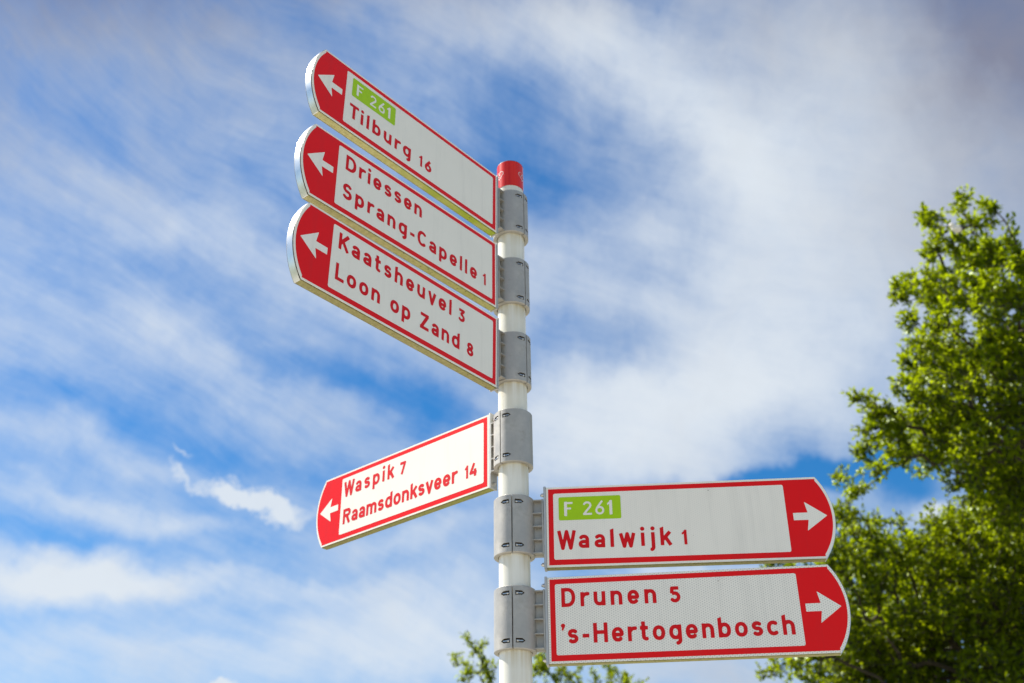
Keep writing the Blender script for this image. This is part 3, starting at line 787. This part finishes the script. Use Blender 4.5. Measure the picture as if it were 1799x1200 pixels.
def tree(label, base, top, clumps, ntips, leaf, leaves_per, material, spread=.13):
    """clumps: (centre, radius, weight)"""
    root = thing('leafy_tree', label, 'tree', tuple(base), 0, 'trees behind the signs')
    cs = np.array([c for c, r, w in clumps]); rs = np.array([r for c, r, w in clumps])
    ws = np.array([w*r**2.2 for c, r, w in clumps]); ws /= ws.sum()
    idx = rng.choice(len(cs), ntips, p=ws)
    idx[:2*len(cs)] = np.repeat(np.arange(len(cs)), 2)
    v = rng.normal(size=(ntips, 3)); v /= np.linalg.norm(v, axis=1)[:, None]
    tips = cs[idx]+v*(rs[idx]*rng.uniform(.25, 1, ntips)**.6)[:, None]
    NA, par, rad = skeleton(base, tips, top)
    par_a = np.array(par); thick = [i for i in range(1, len(NA)) if i <= 7]
    big = [i for i in range(8, len(NA)) if rad[i] >= .012]; thin = [i for i in range(8, len(NA)) if rad[i] < .012]
    loc = np.array(base); L0 = NA-loc
    link('trunk', tube_mesh('trunk', L0, par, rad*1.0, thick, 12), M_bark, root)
    if big: link('branches', tube_mesh('branches', L0, par, rad, big, 7), M_bark, root)['kind'] = 'stuff'
    tw = link('twigs', tube_mesh('twigs', L0, par, np.maximum(rad*.8, .0028), thin, 3), M_bark, root); tw['kind'] = 'stuff'
    # leafy shoots: several short shoots round every thin node, leaves in whorls along them
    ch = np.zeros(len(NA), int)
    for i in range(1, len(NA)): ch[par[i]] += 1
    nodes = np.array([i for i in range(8, len(NA)) if rad[i] < .0125])
    nsh = 5
    n0 = np.repeat(nodes, nsh)
    dirn = NA[n0]-NA[par_a[n0]]; dirn /= np.linalg.norm(dirn, axis=1)[:, None]+1e-9
    sd = dirn*.7+rng.normal(size=(len(n0), 3))*.75+np.array([0, 0, .55]); sd /= np.linalg.norm(sd, axis=1)[:, None]
    so = NA[par_a[n0]]+(NA[n0]-NA[par_a[n0]])*rng.uniform(.35, 1, len(n0))[:, None]
    sl = rng.uniform(.45, 1.3, len(n0))*spread
    # the shoots themselves
    vs = []; 
    u = np.cross(sd, (0.3, .2, 1)); u /= np.linalg.norm(u, axis=1)[:, None]; w = np.cross(sd, u); rr = .0016
    e = so+sd*sl[:, None]-loc; s0 = so-loc
    vs = np.stack([s0+u*rr*1.4, s0+w*rr*1.4, s0-(u+w)*rr, e+u*rr*.6, e+w*rr*.6, e-(u+w)*rr*.5], 1).reshape(-1, 3)
    k = np.arange(len(n0))[:, None]*6
    q = np.concatenate([k+[0, 1, 4, 3], k+[1, 2, 5, 4], k+[2, 0, 3, 5]], 1).reshape(-1)
    me = bpy.data.meshes.new('shoots'); me.vertices.add(len(vs)); me.vertices.foreach_set('co', vs.ravel().astype(np.float32))
    nf = len(n0)*3; me.loops.add(nf*4); me.loops.foreach_set('vertex_index', q.astype(np.int32)); me.polygons.add(nf)
    me.polygons.foreach_set('loop_start', (np.arange(nf)*4).astype(np.int32)); me.update(calc_edges=True); me.validate()
    so_ = link('shoots', me, M_bark, root); so_['kind'] = 'stuff'
    m = leaves_per
    f = np.tile(np.linspace(.12, 1.0, m), len(n0)); s_i = np.repeat(np.arange(len(n0)), m)
    c = so[s_i]+sd[s_i]*(sl[s_i]*f)[:, None]-loc
    ax = sd[s_i]*(.35+.75*f[:, None])+rng.normal(size=(len(c), 3))*.62; ax /= np.linalg.norm(ax, axis=1)[:, None]
    nm = rng.normal(size=(len(c), 3))*.55+np.array([0, 0, 1.0])
    size = leaf*rng.uniform(.62, 1.25, len(c))
    tone_s = np.clip(rng.normal(.46, .34, len(n0)), 0, 1)
    tone = np.clip(tone_s[s_i]*.75+rng.uniform(0, .35, len(c)), 0, 1)
    fo = link('foliage', leaf_mesh('foliage', c, ax, nm, size, tone), material, root); fo['kind'] = 'stuff'
    return root, NA, par, len(c)

# upper tree: crown masses read off the photograph at about 11 m, with depth of their own
D1 = 11.0
def clump(px, py, rpx, dist, w=1.0): return (place(px, py, dist), rpx*.84/FPX*dist, w)
UPC = [(1686, 346, 6), (1690, 362, 9), (1621, 380, 10), (1632, 392, 10), (1642, 402, 9), (1735, 362, 9), (1755, 372, 10), (1512, 698, 6), (1470, 838, 6), (1586, 515, 8), (1575, 508, 5), (1640, 388, 17), (1688, 362, 14), (1700, 392, 22), (1745, 385, 26), (1787, 425, 24), (1660, 425, 24), (1640, 452, 30), (1700, 440, 40), (1745, 452, 34),
       (1795, 470, 40), (1612, 500, 34), (1660, 505, 44), (1720, 520, 52), (1785, 530, 50), (1586, 528, 20), (1596, 562, 24), (1650, 570, 36), (1735, 600, 55), (1795, 610, 60),
       (1620, 610, 34), (1665, 630, 48), (1600, 640, 28), (1725, 670, 60), (1790, 690, 62), (1640, 690, 50), (1590, 685, 26), (1515, 702, 14), (1540, 722, 20), (1562, 742, 34),
       (1610, 740, 46), (1680, 745, 60), (1760, 760, 66), (1537, 770, 30), (1580, 790, 36), (1640, 800, 44), (1710, 810, 55), (1780, 830, 60), (1515, 800, 16), (1535, 826, 22),
       (1488, 842, 9), (1505, 858, 16), (1700, 860, 44), (1760, 880, 62)]
cl1 = []
for px, py, r in UPC:
    cl1.append(clump(px, py, r, D1+rng.uniform(-.5, .5)))
    if r > 32:
        cl1.append(clump(px+rng.uniform(-5, 25), py+rng.uniform(-10, 15), r*.85, D1+rng.uniform(.7, 1.4), .8))
        cl1.append(clump(px+rng.uniform(15, 45), py+rng.uniform(-5, 20), r*.85, D1+rng.uniform(1.6, 2.6), .8))
for k in range(46):                      # the rest of the crown, to the right of and behind what the frame shows
    px, py = rng.uniform(1870, 2700), rng.uniform(380, 1000)
    if ((px-2200)/620)**2+((py-740)/360)**2 < 1: cl1.append(clump(px, py, rng.uniform(60, 110), D1+rng.uniform(-1.2, 2.2), .55))
b1 = place(2080, 1000, D1+.6); top1 = place(2050, 620, D1+.5)
t1, NA1, par1, n1 = tree('tall leafy tree at the right edge, its twig tips reaching left above the signs', (b1[0], b1[1], 0), top1, cl1, 4100, .048, 9, M_leaf, .10)

# lower tree, farther back, behind the two right-hand signs
D2 = 12.6
LOC_ = [(1490, 900, 34), (1470, 935, 30), (1510, 960, 50), (1570, 945, 34), (1545, 985, 55), (1620, 975, 44), (1665, 930, 44), (1700, 965, 60), (1770, 950, 70), (1450, 985, 40), (1400, 1000, 26), (1360, 992, 16),
        (1490, 1030, 60), (1570, 1050, 64), (1650, 1050, 66), (1730, 1060, 60), (1795, 1050, 64), (1520, 1120, 60), (1600, 1130, 60), (1655, 1190, 50), (1730, 1180, 60), (1790, 1140, 50),
        (1450, 1120, 60), (1375, 1165, 26), (1415, 1180, 40), (1480, 1195, 60), (1560, 1200, 60), (1350, 1190, 18), (1400, 1080, 50), (1640, 1000, 44), (1740, 1100, 56), (1690, 1090, 50), (1620, 1090, 50), (1770, 1010, 56), (1580, 1160, 56), (1760, 1190, 56)]
_c = clump
def clump(px, py, rpx, dist, w=1.0): return _c(px, py, rpx*1.17, dist, w)
cl2 = []
for px, py, r in LOC_:
    cl2.append(clump(px, py, r, D2+rng.uniform(-.5, .5)))
    if r > 40:
        cl2.append(clump(px+rng.uniform(-20, 20), py+rng.uniform(-10, 20), r, D2+rng.uniform(.7, 1.4), .9))
        cl2.append(clump(px+rng.uniform(0, 40), py+rng.uniform(0, 30), r, D2+rng.uniform(1.6, 2.6), 1.1))
for k in range(30):
    px, py = rng.uniform(1380, 2300), rng.uniform(1230, 1480); cl2.append(clump(px, py, rng.uniform(60, 100), D2+rng.uniform(-.8, 1.8), .5))
for k in range(14):
    px, py = rng.uniform(1850, 2250), rng.uniform(950, 1230); cl2.append(clump(px, py, rng.uniform(60, 100), D2+rng.uniform(-.8, 1.8), .5))
b2 = place(1760, 1300, D2+.5); top2 = place(1740, 1120, D2+.6)
t2, *_r = tree('broad bushy tree low in the right corner, behind the tips of both right-pointing signs', (b2[0], b2[1], 0), top2, cl2, 5400, .052, 9, M_leaf, .115)

# three young trees whose tops just reach the frame
def young(label, dist, px, cl, nt):
    b = place(px, 1400, dist)
    c_ = [clump(a, q, r, dist+rng.uniform(-.2, .2)) for a, q, r in cl]+[clump(px+rng.uniform(-50, 50), rng.uniform(1230, 1420), 45, dist+rng.uniform(-.4, .4), .8) for k in range(9)]
    return tree(label, (b[0], b[1], 0), place(px, 1290, dist), c_, int(nt*1.5), .044, 8, M_leaf_y, .085)
young('small young tree showing its sparse top just left of the white pole', 14.0, 840, [(820, 1124, 8), (826, 1142, 12), (846, 1140, 14), (806, 1162, 15), (836, 1168, 20), (862, 1178, 18), (820, 1192, 18), (850, 1200, 22)], 190)
young('small young tree just right of the white pole, half behind the lowest sign', 14.6, 960, [(945, 1160, 16), (960, 1172, 16), (938, 1186, 16), (985, 1190, 18), (1003, 1178, 16), (1010, 1200, 20)], 170)
young('small young tree whose leafy top shows under the middle of the lowest sign', 15.2, 1062, [(1060, 1172, 10), (1080, 1176, 14), (1045, 1190, 12), (1092, 1192, 14), (1070, 1200, 20)], 150)

# ------------------------------------------------------------------ little bird among the top twigs
def bird():
    c = place(1684, 402, D1-1.0)
    root = thing('small_bird', 'tiny pale-breasted bird perched among the topmost twigs of the tall tree', 'bird', tuple(c))
    bm = bmesh.new(); bmesh.ops.create_uvsphere(bm, u_segments=20, v_segments=14, radius=1)
    for v in bm.verts:
        x, y, z = v.co; k = 1-.35*max(0, x)            # x runs to the tail
        v.co = (x*.062, y*.036*k, z*.038*k+.010*x)
    for v in list(bm.verts):
        if v.co.x < -.03: v.co.z += .012; v.co.y *= .9
    me = bm_mesh('body', bm, True)
    m, t, p = mat('bird_plumage'); co = objco(t); s = t.new('ShaderNodeSeparateXYZ'); t.put(s.inputs[0], co)
    f = t.rang(t.math('ADD', s.outputs[0], t.math('MULTIPLY', s.outputs[2], .5)), -.002, .012, 0, 1)
    t.put(p.inputs['Base Color'], t.mix(f, (.80, .74, .66, 1), (.05, .04, .035, 1))); p.inputs['Roughness'].default_value = .8
    link('body', me, m, root)
    bm = bmesh.new(); bmesh.ops.create_uvsphere(bm, u_segments=16, v_segments=10, radius=.023, matrix=Matrix.Translation((-.052, -.004, .034)))
    hd = link('head', bm_mesh('head', bm, True), m, root)
    bm = bmesh.new(); bmesh.ops.create_cone(bm, cap_ends=True, segments=8, radius1=.005, radius2=.0004, depth=.014, matrix=Matrix.Translation((-.080, -.004, .032)) @ Matrix.Rotation(R(-90), 4, 'Y'))
    link('beak', bm_mesh('beak', bm), M_cap, hd)
    bm = bmesh.new(); add_box(bm, .045, .125, -.012, .012, .012, .018, .002)
    for v in bm.verts: v.co.z += (v.co.x-.045)*.25
    link('tail', bm_mesh('tail', bm), simple('dark_feather', (.04, .035, .03), .8), root)
    for sy in (-1, 1):
        bm = bmesh.new(); bmesh.ops.create_cone(bm, cap_ends=True, segments=6, radius1=.0018, radius2=.0018, depth=.034, matrix=Matrix.Translation((.0, sy*.010, -.046)))
        link('leg', bm_mesh('leg', bm), M_cap, root)
    # the twig it sits on
    return c
bc = bird()

print('leaf counts', n1, _r[-1], 'tris', sum(len(o.data.loops)-2*len(o.data.polygons) for o in bpy.data.objects if o.type == 'MESH'))
